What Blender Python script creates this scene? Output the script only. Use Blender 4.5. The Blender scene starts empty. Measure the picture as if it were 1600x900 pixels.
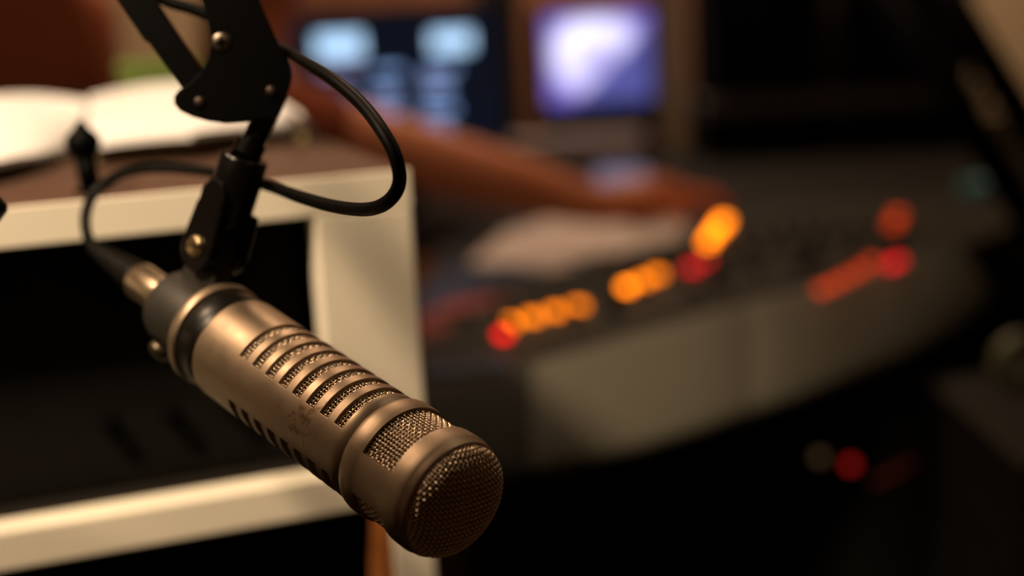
import bpy, bmesh, math, random
from mathutils import Vector, Matrix
random.seed(7)
S = bpy.context.scene
COL = S.collection
PI = math.pi

# ------------------------------------------------------------------ camera
F_PX = 50.0 / 36.0 * 1600
PITCH, ROLL, CAM_Z = 12.0, 3.0, 1.22
cd = bpy.data.cameras.new('camera')
cam = bpy.data.objects.new('camera', cd)
COL.objects.link(cam)
cd.lens = 50; cd.sensor_width = 36; cd.clip_start = 0.02; cd.clip_end = 60
cam.matrix_world = (Matrix.Translation((0, 0, CAM_Z)) @ Matrix.Rotation(math.radians(90 - PITCH), 4, 'X')
                    @ Matrix.Rotation(math.radians(-ROLL), 4, 'Z'))
cd.dof.use_dof = True
cd.dof.focus_distance = 0.626
cd.dof.aperture_fstop = 2.4
S.camera = cam
CM = cam.matrix_world.copy()

# ------------------------------------------------------------------ view, world, lights
S.view_settings.view_transform = 'Standard'
S.view_settings.look = 'None'
S.view_settings.exposure = 0.0
S.view_settings.gamma = 1.0
S.view_settings.use_curve_mapping = False
S.cycles.use_denoising = True
S.cycles.max_bounces = 6
S.cycles.sample_clamp_indirect = 4.0
wd = bpy.data.worlds.new('world'); S.world = wd; wd.use_nodes = True
wd.node_tree.nodes['Background'].inputs[0].default_value = (1.0, 0.72, 0.5, 1)
wd.node_tree.nodes['Background'].inputs[1].default_value = 0.006


def light(name, kind, loc, target, energy, color, size=0.1, angle=None, blend=0.5):
    ld = bpy.data.lights.new(name, kind)
    ld.energy = energy; ld.color = color
    if kind == 'AREA':
        ld.shape = 'DISK'; ld.size = size
    else:
        ld.shadow_soft_size = size
    if kind == 'SPOT':
        ld.spot_size = math.radians(angle); ld.spot_blend = blend
    o = bpy.data.objects.new(name, ld); COL.objects.link(o)
    o.location = loc
    o.rotation_euler = (Vector(target) - Vector(loc)).to_track_quat('-Z', 'Y').to_euler()
    return o


WARM = (1.0, 0.69, 0.44)
light('desk_spot', 'SPOT', (-0.55, 0.74, 1.72), (-0.30, 0.88, 1.05), 15.0, WARM, 0.07, 90, 0.6)
light('cabinet_fill_spot', 'SPOT', (-0.75, 0.10, 2.2), (-0.42, 1.05, 1.0), 190.0, (1.0, 0.75, 0.48), 0.10, 37, 0.4)  # added spot that brightens the cabinet front, cone shaped to miss the microphone
light('arm_fill', 'AREA', (-0.1, 2.0, 2.35), (-0.1, 2.2, 0.8), 9.0, (1.0, 0.66, 0.42), 0.35)  # added overhead fill to brighten the reaching arm
light('ceiling_lamp_back', 'AREA', (0.3, 3.5, 2.45), (0.3, 4.2, 1.2), 38.0, (1.0, 0.72, 0.46), 0.3)
light('ceiling_lamp_near', 'AREA', (0.75, 1.0, 2.35), (0.5, 1.5, 0.8), 2.2, (1.0, 0.82, 0.56), 0.3)


# ------------------------------------------------------------------ helpers
def P(x, y, D):
    """world point seen at photo position x, y at distance D along the view"""
    return CM @ Vector(((x - 800) / F_PX * D, -(y - 450) / F_PX * D, -D))


def H(x, y, z):
    a = CM.translation; b = P(x, y, 1.0) - a
    return a + b * ((z - a.z) / b.z)


def camdir(x, y, z):
    """direction given as right, down, away from the camera"""
    return (CM.to_3x3() @ Vector((x, -y, -z))).normalized()


def mat(name, base, rough=0.5, metal=0.0, var=0.12, scale=40.0, bump=0.0, spec=0.5, coat=0.0, emit=None, es=0.0, sheen=0.0):
    m = bpy.data.materials.new(name); m.use_nodes = True
    nt = m.node_tree; b = nt.nodes['Principled BSDF']
    tc = nt.nodes.new('ShaderNodeTexCoord')
    no = nt.nodes.new('ShaderNodeTexNoise'); no.inputs['Scale'].default_value = scale; no.inputs['Detail'].default_value = 5
    nt.links.new(tc.outputs['Object'], no.inputs['Vector'])
    mx = nt.nodes.new('ShaderNodeMix'); mx.data_type = 'RGBA'
    mx.inputs[6].default_value = (*[c * (1 - var) for c in base], 1)
    mx.inputs[7].default_value = (*[min(1, c * (1 + var)) for c in base], 1)
    nt.links.new(no.outputs['Fac'], mx.inputs[0])
    nt.links.new(mx.outputs[2], b.inputs['Base Color'])
    b.inputs['Roughness'].default_value = rough
    b.inputs['Metallic'].default_value = metal
    b.inputs['Specular IOR Level'].default_value = spec
    b.inputs['Coat Weight'].default_value = coat
    if bump:
        bp = nt.nodes.new('ShaderNodeBump'); bp.inputs['Strength'].default_value = bump; bp.inputs['Distance'].default_value = 0.002
        nt.links.new(no.outputs['Fac'], bp.inputs['Height']); nt.links.new(bp.outputs['Normal'], b.inputs['Normal'])
    if emit:
        b.inputs['Emission Color'].default_value = (*emit, 1)
        b.inputs['Emission Strength'].default_value = es
    return m


def parent_matrix(p):
    m = Matrix.Identity(4)
    while p is not None:
        m = p.matrix_basis @ m
        p = p.parent
    return m


def finish(name, me, m, parent=None, world=True, smooth=False, bevel=0.0, segs=2, label=None, solid=0.0, weld=False):
    """link a mesh as one object; with world=True its points are world points and are taken into the parent's frame"""
    o = bpy.data.objects.new(name, me); COL.objects.link(o)
    if parent is not None:
        o.parent = parent
        if world:
            me.transform(parent_matrix(parent).inverted())
    elif world and len(me.vertices):
        c = sum((v.co for v in me.vertices), Vector()) / len(me.vertices)
        c.z = min(v.co.z for v in me.vertices)
        me.transform(Matrix.Translation(-c)); o.location = c
    if m is not None:
        me.materials.append(m)
    if smooth:
        for f in me.polygons:
            f.use_smooth = True
    if solid:
        md = o.modifiers.new('solid', 'SOLIDIFY'); md.thickness = solid; md.offset = -1
    if bevel:
        md = o.modifiers.new('bevel', 'BEVEL'); md.width = bevel; md.segments = segs; md.limit_method = 'ANGLE'
        md.angle_limit = math.radians(35); md.harden_normals = False
    if label:
        o['label'] = label
    return o


def mesh(verts, faces):
    me = bpy.data.meshes.new('m'); me.from_pydata([tuple(v) for v in verts], [], faces); me.update()
    bm = bmesh.new(); bm.from_mesh(me); bmesh.ops.recalc_face_normals(bm, faces=bm.faces); bm.to_mesh(me); bm.free()
    return me


class G:
    """collects several simple shapes into one mesh"""
    def __init__(s): s.v = []; s.f = []
    def add(s, verts, faces):
        n = len(s.v); s.v += [Vector(v) for v in verts]; s.f += [tuple(i + n for i in f) for f in faces]; return s
    def mesh(s): return mesh(s.v, s.f)
    def prism(s, poly, ext):
        n = len(poly); ext = Vector(ext)
        s.add([Vector(p) for p in poly] + [Vector(p) + ext for p in poly],
              [tuple(range(n))[::-1], tuple(range(n, 2 * n))] + [(i, (i + 1) % n, n + (i + 1) % n, n + i) for i in range(n)]); return s
    def box(s, o, ux, uy, uz):
        o, ux, uy, uz = map(Vector, (o, ux, uy, uz))
        return s.prism([o, o + ux, o + ux + uy, o + uy], uz)
    def cbox(s, c, sx, sy, sz):
        return s.box((c[0] - sx / 2, c[1] - sy / 2, c[2] - sz / 2), (sx, 0, 0), (0, sy, 0), (0, 0, sz))
    def tube(s, pts, rad, n=10, cap=True, flat=1.0):
        pts = [Vector(p) for p in pts]
        if not isinstance(rad, (list, tuple)): rad = [rad] * len(pts)
        t0 = (pts[1] - pts[0]).normalized()
        a = t0.orthogonal().normalized(); verts = []; faces = []
        for i, p in enumerate(pts):
            t = (pts[min(i + 1, len(pts) - 1)] - pts[max(i - 1, 0)]).normalized()
            a = (a - t * a.dot(t)).normalized(); b = t.cross(a)
            for k in range(n):
                an = 2 * PI * k / n
                verts.append(p + (a * math.cos(an) + b * math.sin(an) * flat) * rad[i])
        for i in range(len(pts) - 1):
            for k in range(n):
                faces.append((i * n + k, i * n + (k + 1) % n, (i + 1) * n + (k + 1) % n, (i + 1) * n + k))
        if cap:
            faces.append(tuple(range(n))[::-1]); L = (len(pts) - 1) * n; faces.append(tuple(range(L, L + n)))
        return s.add(verts, faces)
    def lathe(s, prof, n=48, M=None, caps=True):
        """prof: list of (z, r) turned about the z axis, then moved by M"""
        M = M or Matrix.Identity(4); verts = []; faces = []
        for z, r in prof:
            for k in range(n):
                an = 2 * PI * k / n
                verts.append(M @ Vector((r * math.cos(an), r * math.sin(an), z)))
        for i in range(len(prof) - 1):
            for k in range(n):
                faces.append((i * n + k, i * n + (k + 1) % n, (i + 1) * n + (k + 1) % n, (i + 1) * n + k))
        if caps:
            faces.append(tuple(range(n))[::-1]); L = (len(prof) - 1) * n; faces.append(tuple(range(L, L + n)))
        return s.add(verts, faces)


def frame_to(o, z, x=None):
    """matrix with origin o and local z along z"""
    z = Vector(z).normalized()
    x = Vector(x) if x is not None else z.orthogonal()
    x = (x - z * x.dot(z)).normalized(); y = z.cross(x)
    M = Matrix((x, y, z)).transposed().to_4x4(); M.translation = Vector(o)
    return M


def thing(name, loc, label, cat, group=None, M=None):
    o = bpy.data.objects.new(name, None); COL.objects.link(o)
    o.empty_display_size = 0.02
    if M is not None: o.matrix_world = M
    else: o.location = loc
    o['label'] = label; o['category'] = cat
    if group: o['group'] = group
    return o


def tag(o, label, cat, group=None):
    o['label'] = label; o['category'] = cat
    if group: o['group'] = group
    return o


def struct(o): o['kind'] = 'structure'; return o


def smoothpath(pts, sub=8):
    pts = [Vector(p) for p in pts]; out = []
    q = [pts[0] * 2 - pts[1]] + pts + [pts[-1] * 2 - pts[-2]]
    for i in range(1, len(q) - 2):
        for k in range(sub):
            t = k / sub; a, b, c, d = q[i - 1], q[i], q[i + 1], q[i + 2]
            out.append(0.5 * ((2 * b) + (c - a) * t + (2 * a - 5 * b + 4 * c - d) * t * t + (3 * b - a - 3 * c + d) * t ** 3))
    out.append(pts[-1]); return out


# ------------------------------------------------------------------ materials
def mic_metal():
    m = mat('champagne_metal', (0.375, 0.283, 0.198), 0.5, 0.92, 0.10, 55, 0.03)
    nt = m.node_tree; b = nt.nodes['Principled BSDF']
    tc = nt.nodes.new('ShaderNodeTexCoord')
    mp = nt.nodes.new('ShaderNodeMapping'); nt.links.new(tc.outputs['Object'], mp.inputs['Vector'])
    # worn brown patch on the flank that faces away from the slots
    n1 = nt.nodes.new('ShaderNodeTexNoise'); n1.inputs['Scale'].default_value = 230; n1.inputs['Detail'].default_value = 7
    n1.inputs['Roughness'].default_value = 0.65
    nt.links.new(mp.outputs[0], n1.inputs['Vector'])
    dist = nt.nodes.new('ShaderNodeVectorMath'); dist.operation = 'DISTANCE'
    dist.inputs[1].default_value = (0.005, -0.026, 0.073)
    nt.links.new(tc.outputs['Object'], dist.inputs[0])
    fall = nt.nodes.new('ShaderNodeMapRange'); fall.inputs[1].default_value = 0.003; fall.inputs[2].default_value = 0.024
    fall.inputs[3].default_value = 0.15; fall.inputs[4].default_value = -0.12
    nt.links.new(dist.outputs['Value'], fall.inputs[0])
    add = nt.nodes.new('ShaderNodeMath'); add.operation = 'ADD'
    nt.links.new(n1.outputs['Fac'], add.inputs[0]); nt.links.new(fall.outputs[0], add.inputs[1])
    rp = nt.nodes.new('ShaderNodeValToRGB'); rp.color_ramp.elements[0].position = 0.60; rp.color_ramp.elements[1].position = 0.68
    nt.links.new(add.outputs[0], rp.inputs[0])
    old = b.inputs['Base Color'].links[0].from_socket
    mx = nt.nodes.new('ShaderNodeMix'); mx.data_type = 'RGBA'
    mx.inputs[7].default_value = (0.24, 0.15, 0.085, 1)
    nt.links.new(rp.outputs[0], mx.inputs[0]); nt.links.new(old, mx.inputs[6]); nt.links.new(mx.outputs[2], b.inputs['Base Color'])
    # fine smudges in the gloss
    n2 = nt.nodes.new('ShaderNodeTexNoise'); n2.inputs['Scale'].default_value = 60; n2.inputs['Detail'].default_value = 6
    nt.links.new(tc.outputs['Object'], n2.inputs['Vector'])
    mr = nt.nodes.new('ShaderNodeMapRange'); mr.inputs[1].default_value = 0.3; mr.inputs[2].default_value = 0.7
    mr.inputs[3].default_value = 0.40; mr.inputs[4].default_value = 0.55
    nt.links.new(n2.outputs['Fac'], mr.inputs[0]); nt.links.new(mr.outputs[0], b.inputs['Roughness'])
    return m


M_MIC = mic_metal()
M_MESH = mat('brass_wire', (0.86, 0.68, 0.50), 0.27, 1.0, 0.1, 300)
M_FOAM = mat('brown_foam', (0.012, 0.004, 0.002), 0.95, 0, 0.3, 400, 0.3, spec=0.1)
M_BAND = mat('satin_black_band', (0.006, 0.005, 0.004), 0.34, 0.0, 0.2, 60, spec=0.3)
M_COLLAR = mat('dark_grey_collar', (0.022, 0.019, 0.015), 0.55, 0.3, 0.15, 80)
M_GLOSS = mat('gloss_black', (0.003, 0.0025, 0.0025), 0.24, 0.0, 0.2, 80, spec=0.35)
M_BLACK = mat('matt_black', (0.0010, 0.0010, 0.0010), 0.5, 0.0, 0.3, 120, spec=0.04)
M_STEEL = mat('screw_steel', (0.15, 0.12, 0.10), 0.33, 1.0, 0.15, 200)
M_BRASS = mat('brass', (0.75, 0.58, 0.33), 0.28, 1.0, 0.12, 120)
M_NICKEL = mat('worn_nickel', (0.72, 0.57, 0.40), 0.30, 1.0, 0.25, 220, 0.1)
M_CABLE = mat('cable_rubber', (0.002, 0.002, 0.0015), 0.5, 0.0, 0.2, 200, spec=0.09)
M_WHITE = mat('cream_laminate', (0.80, 0.73, 0.61), 0.55, 0.0, 0.03, 12)
M_TOP = mat('brown_laminate', (0.066, 0.034, 0.023), 0.6, 0.0, 0.25, 9, spec=0.2)
M_ORANGE = mat('orange_wood', (0.42, 0.14, 0.035), 0.5, 0.0, 0.2, 30)
M_DARK = mat('dark_interior', (0.010, 0.008, 0.006), 0.7, 0.0, 0.2, 20, spec=0.2)
M_PAPER = mat('paper', (0.66, 0.65, 0.66), 0.7, 0.0, 0.03, 30)
M_EDGE = mat('paper_edge_shaded', (0.15, 0.12, 0.05), 0.8, 0.0, 0.2, 300)  # dark olive stands in for the shadow along the page edges
M_DESK = mat('dark_desk', (0.008, 0.006, 0.005), 0.6, 0.0, 0.2, 10, spec=0.12)
M_CONS = mat('console_top', (0.012, 0.0105, 0.008), 0.6, 0.0, 0.25, 30, bump=0.1, spec=0.12)
M_REST = mat('grey_green_rest', (0.075, 0.068, 0.050), 0.75, 0.0, 0.08, 40, 0.1)
M_SPECK = mat('speckled_pad', (0.026, 0.024, 0.019), 0.9, 0.0, 0.6, 260, 0.4)
M_SKIN = mat('skin', (0.52, 0.175, 0.078), 0.55, 0.0, 0.08, 20, spec=0.3)
M_SHIRT = mat('rust_cloth', (0.22, 0.055, 0.025), 0.9, 0.0, 0.15, 60, 0.2, spec=0.1)
M_LEATHER = mat('rust_leather', (0.40, 0.10, 0.036), 0.6, 0.0, 0.1, 30, 0.1)
M_HAIR = mat('dark_hair', (0.012, 0.008, 0.006), 0.6, 0.0, 0.3, 90)
M_JEANS = mat('dark_trousers', (0.015, 0.018, 0.03), 0.9, 0.0, 0.2, 80)
M_WALL = mat('tan_plaster', (0.46, 0.34, 0.22), 0.9, 0.0, 0.05, 5)
M_WOODW = mat('red_brown_panelling', (0.16, 0.055, 0.024), 0.7, 0.0, 0.2, 6)
M_FLOOR = mat('dark_carpet', (0.03, 0.024, 0.018), 0.95, 0.0, 0.4, 200, 0.2)
M_CEIL = mat('ceiling_paint', (0.35, 0.30, 0.24), 0.9, 0.0, 0.05, 6)
M_GREEN = mat('green_tin', (0.085, 0.125, 0.02), 0.5, 0.0, 0.1, 30)
M_BEIGE = mat('beige_plastic', (0.34, 0.26, 0.18), 0.5, 0.0, 0.06, 20)
M_MAUVE = mat('mauve_paper', (0.52, 0.42, 0.38), 0.8, 0.0, 0.1, 30)
M_MAUVED = mat('mauve_card', (0.20, 0.155, 0.15), 0.8, 0.0, 0.1, 30)
M_BLUEP = mat('blue_paper', (0.14, 0.17, 0.42), 0.7, 0.0, 0.1, 30)
M_NAVY = mat('navy_cloth', (0.012, 0.020, 0.055), 0.8, 0.0, 0.2, 60)
M_RED = mat('red_cloth', (0.16, 0.014, 0.010), 0.8, 0.0, 0.2, 60)
M_TEAL = mat('teal_glaze', (0.03, 0.17, 0.20), 0.4, 0.0, 0.1, 30)
M_PALE = mat('pale_green_plastic', (0.11, 0.11, 0.065), 0.5, 0.0, 0.1, 30)
M_RACK = mat('rack_black', (0.0045, 0.004, 0.0033), 0.6, 0.0, 0.3, 30, spec=0.12)
M_SHELF = mat('brown_shelf', (0.022, 0.014, 0.010), 0.7, 0.0, 0.2, 12)


def emis(name, col, s):
    m = bpy.data.materials.new(name); m.use_nodes = True; nt = m.node_tree
    nt.nodes.remove(nt.nodes['Principled BSDF'])
    e = nt.nodes.new('ShaderNodeEmission'); e.inputs[0].default_value = (*col, 1); e.inputs[1].default_value = s
    nt.links.new(e.outputs[0], nt.nodes['Material Output'].inputs[0]); return m


# ------------------------------------------------------------------ the room
g = G().box((-1.6, -0.8, -0.05), (4.2, 0, 0), (0, 5.4, 0), (0, 0, 0.05)); struct(finish('floor', g.mesh(), M_FLOOR))
g = G().box((-1.6, -0.8, 2.6), (4.2, 0, 0), (0, 5.4, 0), (0, 0, 0.05)); struct(finish('ceiling', g.mesh(), M_CEIL))
g = G().box((-1.6, 4.5, 0), (4.2, 0, 0), (0, 0.1, 0), (0, 0, 2.6)); struct(finish('wall_back', g.mesh(), M_WALL))
g = G().box((-1.7, -0.8, 0), (0.1, 0, 0), (0, 5.4, 0), (0, 0, 2.6)); struct(finish('wall_left', g.mesh(), M_WALL))
g = G().box((2.6, -0.8, 0), (0.1, 0, 0), (0, 5.4, 0), (0, 0, 2.6)); struct(finish('wall_right', g.mesh(), M_WALL))
g = G().box((-1.6, -0.9, 0), (4.2, 0, 0), (0, 0.1, 0), (0, 0, 2.6)); struct(finish('wall_front', g.mesh(), M_WALL))
# red-brown panelling on part of the back wall
g = G()
for k in range(9):
    g.box((-0.86 + k * 0.19, 4.47, 0.0), (0.184, 0, 0), (0, 0.03, 0), (0, 0, 2.5))
struct(finish('trim_1', g.mesh(), M_WOODW, bevel=0.003))

# ------------------------------------------------------------------ microphone
a_cam = Vector((0.688, 0.372, -0.623)); a_cam.normalize()
face_c = P(702.6, 778.3, 0.606)
zdir = -camdir(*a_cam)                         # local z runs from the face to the cable end
upc = Vector((0, -1, 0)); upc = (upc - a_cam * upc.dot(a_cam)).normalized()
xdir = camdir(*upc)
MM = frame_to(face_c, zdir, xdir)
mic = thing('microphone', None, 'champagne gold broadcast microphone with slotted body and wire mesh head', 'microphone', M=MM)
Nφ = 96


def ring_shell(name, sb, prof_r, cuts, mtl, thick, bevel):
    """turned shell with rectangular openings; sb are the stations, cuts maps a station interval to angle spans"""
    angs = sorted(set([round(k * 360 / Nφ, 4) for k in range(Nφ)] + [c % 360 for sp in cuts.values() for ab in sp for c in ab]))
    n = len(angs); verts = []; faces = []
    for s, r in zip(sb, prof_r):
        for an in angs:
            t = math.radians(an); verts.append((r * math.cos(t), r * math.sin(t), s))
    for i in range(len(sb) - 1):
        for k in range(n):
            a0 = angs[k]; a1 = angs[(k + 1) % n] if k < n - 1 else 360
            mid = (a0 + a1) / 2
            if any((mid - lo) % 360 < (hi - lo) % 360 for lo, hi in cuts.get(i, [])): continue
            k2 = (k + 1) % n
            faces.append((i * n + k, i * n + k2, (i + 1) * n + k2, (i + 1) * n + k))
    me = mesh(verts, faces)
    o = finish(name, me, mtl, mic, world=False, smooth=True)
    md = o.modifiers.new('solid', 'SOLIDIFY'); md.thickness = thick; md.offset = -1
    if sum(p.normal.dot(Vector((p.center.x, p.center.y, 0))) for p in me.polygons) < 0:
        me.flip_normals()
    md = o.modifiers.new('bevel', 'BEVEL'); md.width = bevel; md.segments = 2; md.limit_method = 'ANGLE'; md.angle_limit = math.radians(50); md.harden_normals = True
    return o


# head shell
hs = [-0.0026, -0.0022, -0.0014, 0.0008, 0.0020, 0.0032, 0.0060, 0.0105, 0.0118, 0.0312, 0.0325, 0.0335, 0.0385, 0.0405, 0.0418, 0.0424]
hr = [0.0264, 0.0271, 0.0275, 0.0276, 0.0281, 0.0284, 0.0284, 0.0283, 0.0281, 0.0280, 0.0282, 0.0284, 0.0284, 0.0280, 0.0272, 0.0262]
ring_shell('head_shell', hs, hr, {8: [(-72, 72), (112, 248)]}, M_MIC, 0.0017, 0.0003)
# body with the two banks of eight slots
bs = [0.0422, 0.0430, 0.0446]
cut = {}
s0 = 0.0493
for k in range(8):
    bs += [s0 + k * 0.0104, s0 + k * 0.0104 + 0.0057]
    cut[3 + 2 * k] = [(-65, 65), (115, 245)]
bs += [0.146, 0.1570, 0.1585, 0.1592]
br = [0.0250, 0.0252, 0.0266] + [0.0266] * (len(bs) - 6) + [0.0266, 0.0264, 0.0258]
ring_shell('body', bs, br, cut, M_MIC, 0.0019, 0.0003)
G_ = G().lathe([(0.1585, 0.0255), (0.1588, 0.0258), (0.1748, 0.0258), (0.1752, 0.0255)], 72)
finish('black_band', G_.mesh(), M_BAND, mic, False, True, label='black band')
# small light mark on the black band
mk = G()
for ds, dt in ((0, 0), (0.0022, 0)):
    t = -1.42; R_ = 0.02588
    for (z0, z1, t0, t1) in ((0.1650, 0.1654, -.07, .07), (0.1686, 0.1690, -.07, .07), (0.1650, 0.1690, -.07, -.055), (0.1650, 0.1690, .055, .07), (0.1668, 0.1672, -.05, .04)):
        q = [(R_ * math.cos(t + tt), R_ * math.sin(t + tt), z) for tt, z in ((t0, z0), (t1, z0), (t1, z1), (t0, z1))]
        mk.add(q, [(0, 1, 2, 3)])
    break
finish('emblem', mk.mesh(), M_COLLAR, mic, False, label='small grey mark')
G_ = G().lathe([(0.1744, 0.0256), (0.1747, 0.0266), (0.1757, 0.0271), (0.1792, 0.0271), (0.1808, 0.0266), (0.1814, 0.0180)], 72)
finish('rear_ring', G_.mesh(), M_MIC, mic, False, True, bevel=0.0002)
# inner parts
G_ = G().lathe([(0.0060, 0.0222), (0.007, 0.0243), (0.041, 0.0243), (0.043, 0.0228), (0.158, 0.0228)], 48)
finish('inner_foam', G_.mesh(), M_FOAM, mic, False, True, label='dark foam liner')


def weave_cyl(name, s0, s1, a0, a1, R_, pitch, wr):
    w = G(); amp = wr * 0.95
    na = max(2, int(round(math.radians(a1 - a0) * R_ / pitch))); ns = int(round((s1 - s0) / pitch))
    sub = 3
    for i in range(na + 1):                    # wires along the axis
        t = math.radians(a0 + (a1 - a0) * i / na); pts = []
        for j in range(ns * sub + 1):
            r = R_ + amp * math.cos(PI * (j / sub + i)); pts.append((r * math.cos(t), r * math.sin(t), s0 + (s1 - s0) * j / (ns * sub)))
        w.tube(pts, wr, 5, False)
    for j in range(ns + 1):                    # wires around
        s = s0 + (s1 - s0) * j / ns; pts = []
        for i in range(na * sub + 1):
            t = math.radians(a0 + (a1 - a0) * i / (na * sub)); r = R_ - amp * math.cos(PI * (i / sub + j))
            pts.append((r * math.cos(t), r * math.sin(t), s))
        w.tube(pts, wr, 5, False)
    me = bpy.data.meshes.new('w'); me.from_pydata([tuple(v) for v in w.v], [], w.f)
    return finish(name, me, M_MESH, mic, False, True, label='woven brass wire mesh')


weave_cyl('side_mesh', 0.0095, 0.0335, -75, 75, 0.0260, 0.00182, 0.00040)
weave_cyl('side_mesh', 0.0095, 0.0335, 109, 251, 0.0260, 0.00182, 0.00040)
weave_cyl('slot_mesh', 0.0475, 0.1300, -68, 68, 0.0246, 0.00175, 0.00040)
weave_cyl('slot_mesh', 0.0475, 0.1300, 112, 248, 0.0242, 0.00200, 0.00046)


def weave_dome():
    """grille woven on a cushion-shaped cap: the wires follow its arc length and bulge along its normal"""
    p = 0.00178; wr = 0.00037; amp = wr * 1.1; R_ = 0.0258; HH = 0.0118; rot = math.radians(38)
    tab = []; L = 0.0; pr = None; N_ = 400; ex = 2 / 2.7
    for k in range(N_ + 1):
        t = PI / 2 * k / N_
        r = R_ * math.sin(t) ** ex; z = -0.0008 - HH * max(0.0, math.cos(t)) ** ex
        if pr: L += math.hypot(r - pr[0], z - pr[1])
        pr = (r, z); tab.append((L, r, z))
    tab.append((L + 0.003, R_, 0.0022)); LT = L + 0.002
    def at(l):
        lo, hi = 0, len(tab) - 1
        while hi - lo > 1:
            m_ = (lo + hi) // 2
            if tab[m_][0] <= l: lo = m_
            else: hi = m_
        a, b = tab[lo], tab[hi]; f = (l - a[0]) / max(1e-9, b[0] - a[0])
        dr, dz = b[1] - a[1], b[2] - a[2]; q = math.hypot(dr, dz) or 1
        return a[1] + dr * f, a[2] + dz * f, dz / q, -dr / q      # radius, z, outward normal (r, z)
    w = G(); nn = int(LT / p)
    for way in (0, 1):
        for i in range(-nn, nn + 1):
            u = i * p; m_ = int(math.sqrt(max(0, LT * LT - u * u)) / p * 3); pts = []
            if m_ < 3: continue
            for j in range(-m_, m_ + 1):
                v = j * p / 3
                x, y = (u, v) if way == 0 else (v, u)
                l = math.hypot(x, y); th = math.atan2(y, x) + rot
                r, z, nr, nz = at(l)
                d = (1 if way == 0 else -1) * amp * math.cos(PI * (j / 3 + i))
                r += nr * d; z += nz * d
                pts.append((r * math.cos(th), r * math.sin(th), z))
            w.tube(pts, wr, 5, False)
    me = bpy.data.meshes.new('w'); me.from_pydata([tuple(v) for v in w.v], [], w.f)
    finish('front_mesh', me, M_MESH, mic, False, True, label='domed woven wire grille')
    prof = []
    for k in range(0, N_ + 1, 12):
        _, r, z = tab[k]; prof.append((z * 0.86 + 0.0008, max(1e-4, r * 0.955)))
    finish('front_foam', G().lathe(prof, 48, caps=True).mesh(), M_FOAM, mic, False, True, label='dark foam behind the grille')


weave_dome()

# ------------------------------------------------------------------ microphone clamp
def L2W(x, y, z): return MM @ Vector((x, y, z))


hdir = camdir(-0.65, -0.06, -0.76)             # hinge axis, towards the viewer
hc = P(337, 388, 0.722)                        # hinge centre
_ray = P(384, 243, 1.0) - CM.translation
sock_t = CM.translation + _ray * ((hc - CM.translation).dot(hdir) / _ray.dot(hdir))
AD = (CM.inverted() @ sock_t).z * -1           # distance of the arm's end

upv = (sock_t - hc); upv = (upv - hdir * upv.dot(hdir)).normalized()
sidev = upv.cross(hdir).normalized()
clamp = thing('microphone_clamp', hc - Vector((0, 0, .03)), 'black swivel clamp with brass slotted screw holding the microphone', 'clamp')
gc = G().lathe([(0.1815, 0.0165), (0.1818, 0.0192), (0.1830, 0.0196), (0.2145, 0.0196), (0.2162, 0.0190), (0.2165, 0.0105)], 64, MM)
finish('collar', gc.mesh(), M_COLLAR, clamp, True, True, bevel=0.0002, label='dark grey collar')
# ear joining collar and hinge
ear = G()
e0 = L2W(0.0165, 0, 0.198); 
def teardrop(c, r, top, wtop, n=20):
    pts = []
    for k in range(n + 1):
        an = PI + PI * k / n
        pts.append(c + sidev * r * math.cos(an) + upv * r * math.sin(an))
    pts += [c + sidev * wtop + upv * top, c - sidev * wtop + upv * top]
    return pts
dn = (e0 - hc); dn = dn - hdir * dn.dot(hdir); dl = dn.length; dn.normalize(); ds_ = dn.cross(hdir).normalized()
pts = []
for k in range(17):
    an = PI * k / 16
    pts.append(hc + hdir * 0.006 + ds_ * 0.0105 * math.cos(an) - dn * 0.0105 * math.sin(an))
pts += [hc + hdir * 0.006 - ds_ * 0.015 + dn * (dl + 0.003), hc + hdir * 0.006 + ds_ * 0.015 + dn * (dl + 0.003)]
ear.prism(pts, -hdir * 0.012)
finish('hinge_ear', ear.mesh(), M_COLLAR, clamp, bevel=0.001, label='dark grey hinge ear')
for sgn, nm in ((1, 'fork'), (-1, 'fork')):
    c = hc + hdir * (0.0125 if sgn > 0 else -0.0125)
    fk = G().prism(teardrop(c, 0.0128, 0.022, 0.0105), -hdir * 0.0062 * sgn)
    finish('hinge_fork', fk.mesh(), M_GLOSS, clamp, bevel=0.0013, segs=3)
SL = (sock_t - hc).dot(upv)
sock = G().lathe([(0.0130, 0.0090), (0.0145, 0.0115), (0.0200, 0.0122), (0.0280, 0.0122), (SL - 0.002, 0.0120), (SL - 0.0005, 0.0112), (SL, 0.0085), (SL - 0.003, 0.006)], 48, frame_to(hc, upv, sidev))
finish('socket', sock.mesh(), M_GLOSS, clamp, True, True, bevel=0.0003)
# cheek on the viewer's side running up from the hinge
ck = G().prism([hc + hdir * 0.0126 - sidev * 0.0098 + upv * 0.008, hc + hdir * 0.0126 + sidev * 0.0098 + upv * 0.008,
                hc + hdir * 0.0126 + sidev * 0.0096 + upv * 0.029, hc + hdir * 0.0126 + sidev * 0.005 + upv * 0.036, hc + hdir * 0.0126 - sidev * 0.005 + upv * 0.036, hc + hdir * 0.0126 - sidev * 0.0096 + upv * 0.029], -hdir * 0.006)
finish('cheek', ck.mesh(), M_GLOSS, clamp, bevel=0.0014, segs=3)
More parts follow.
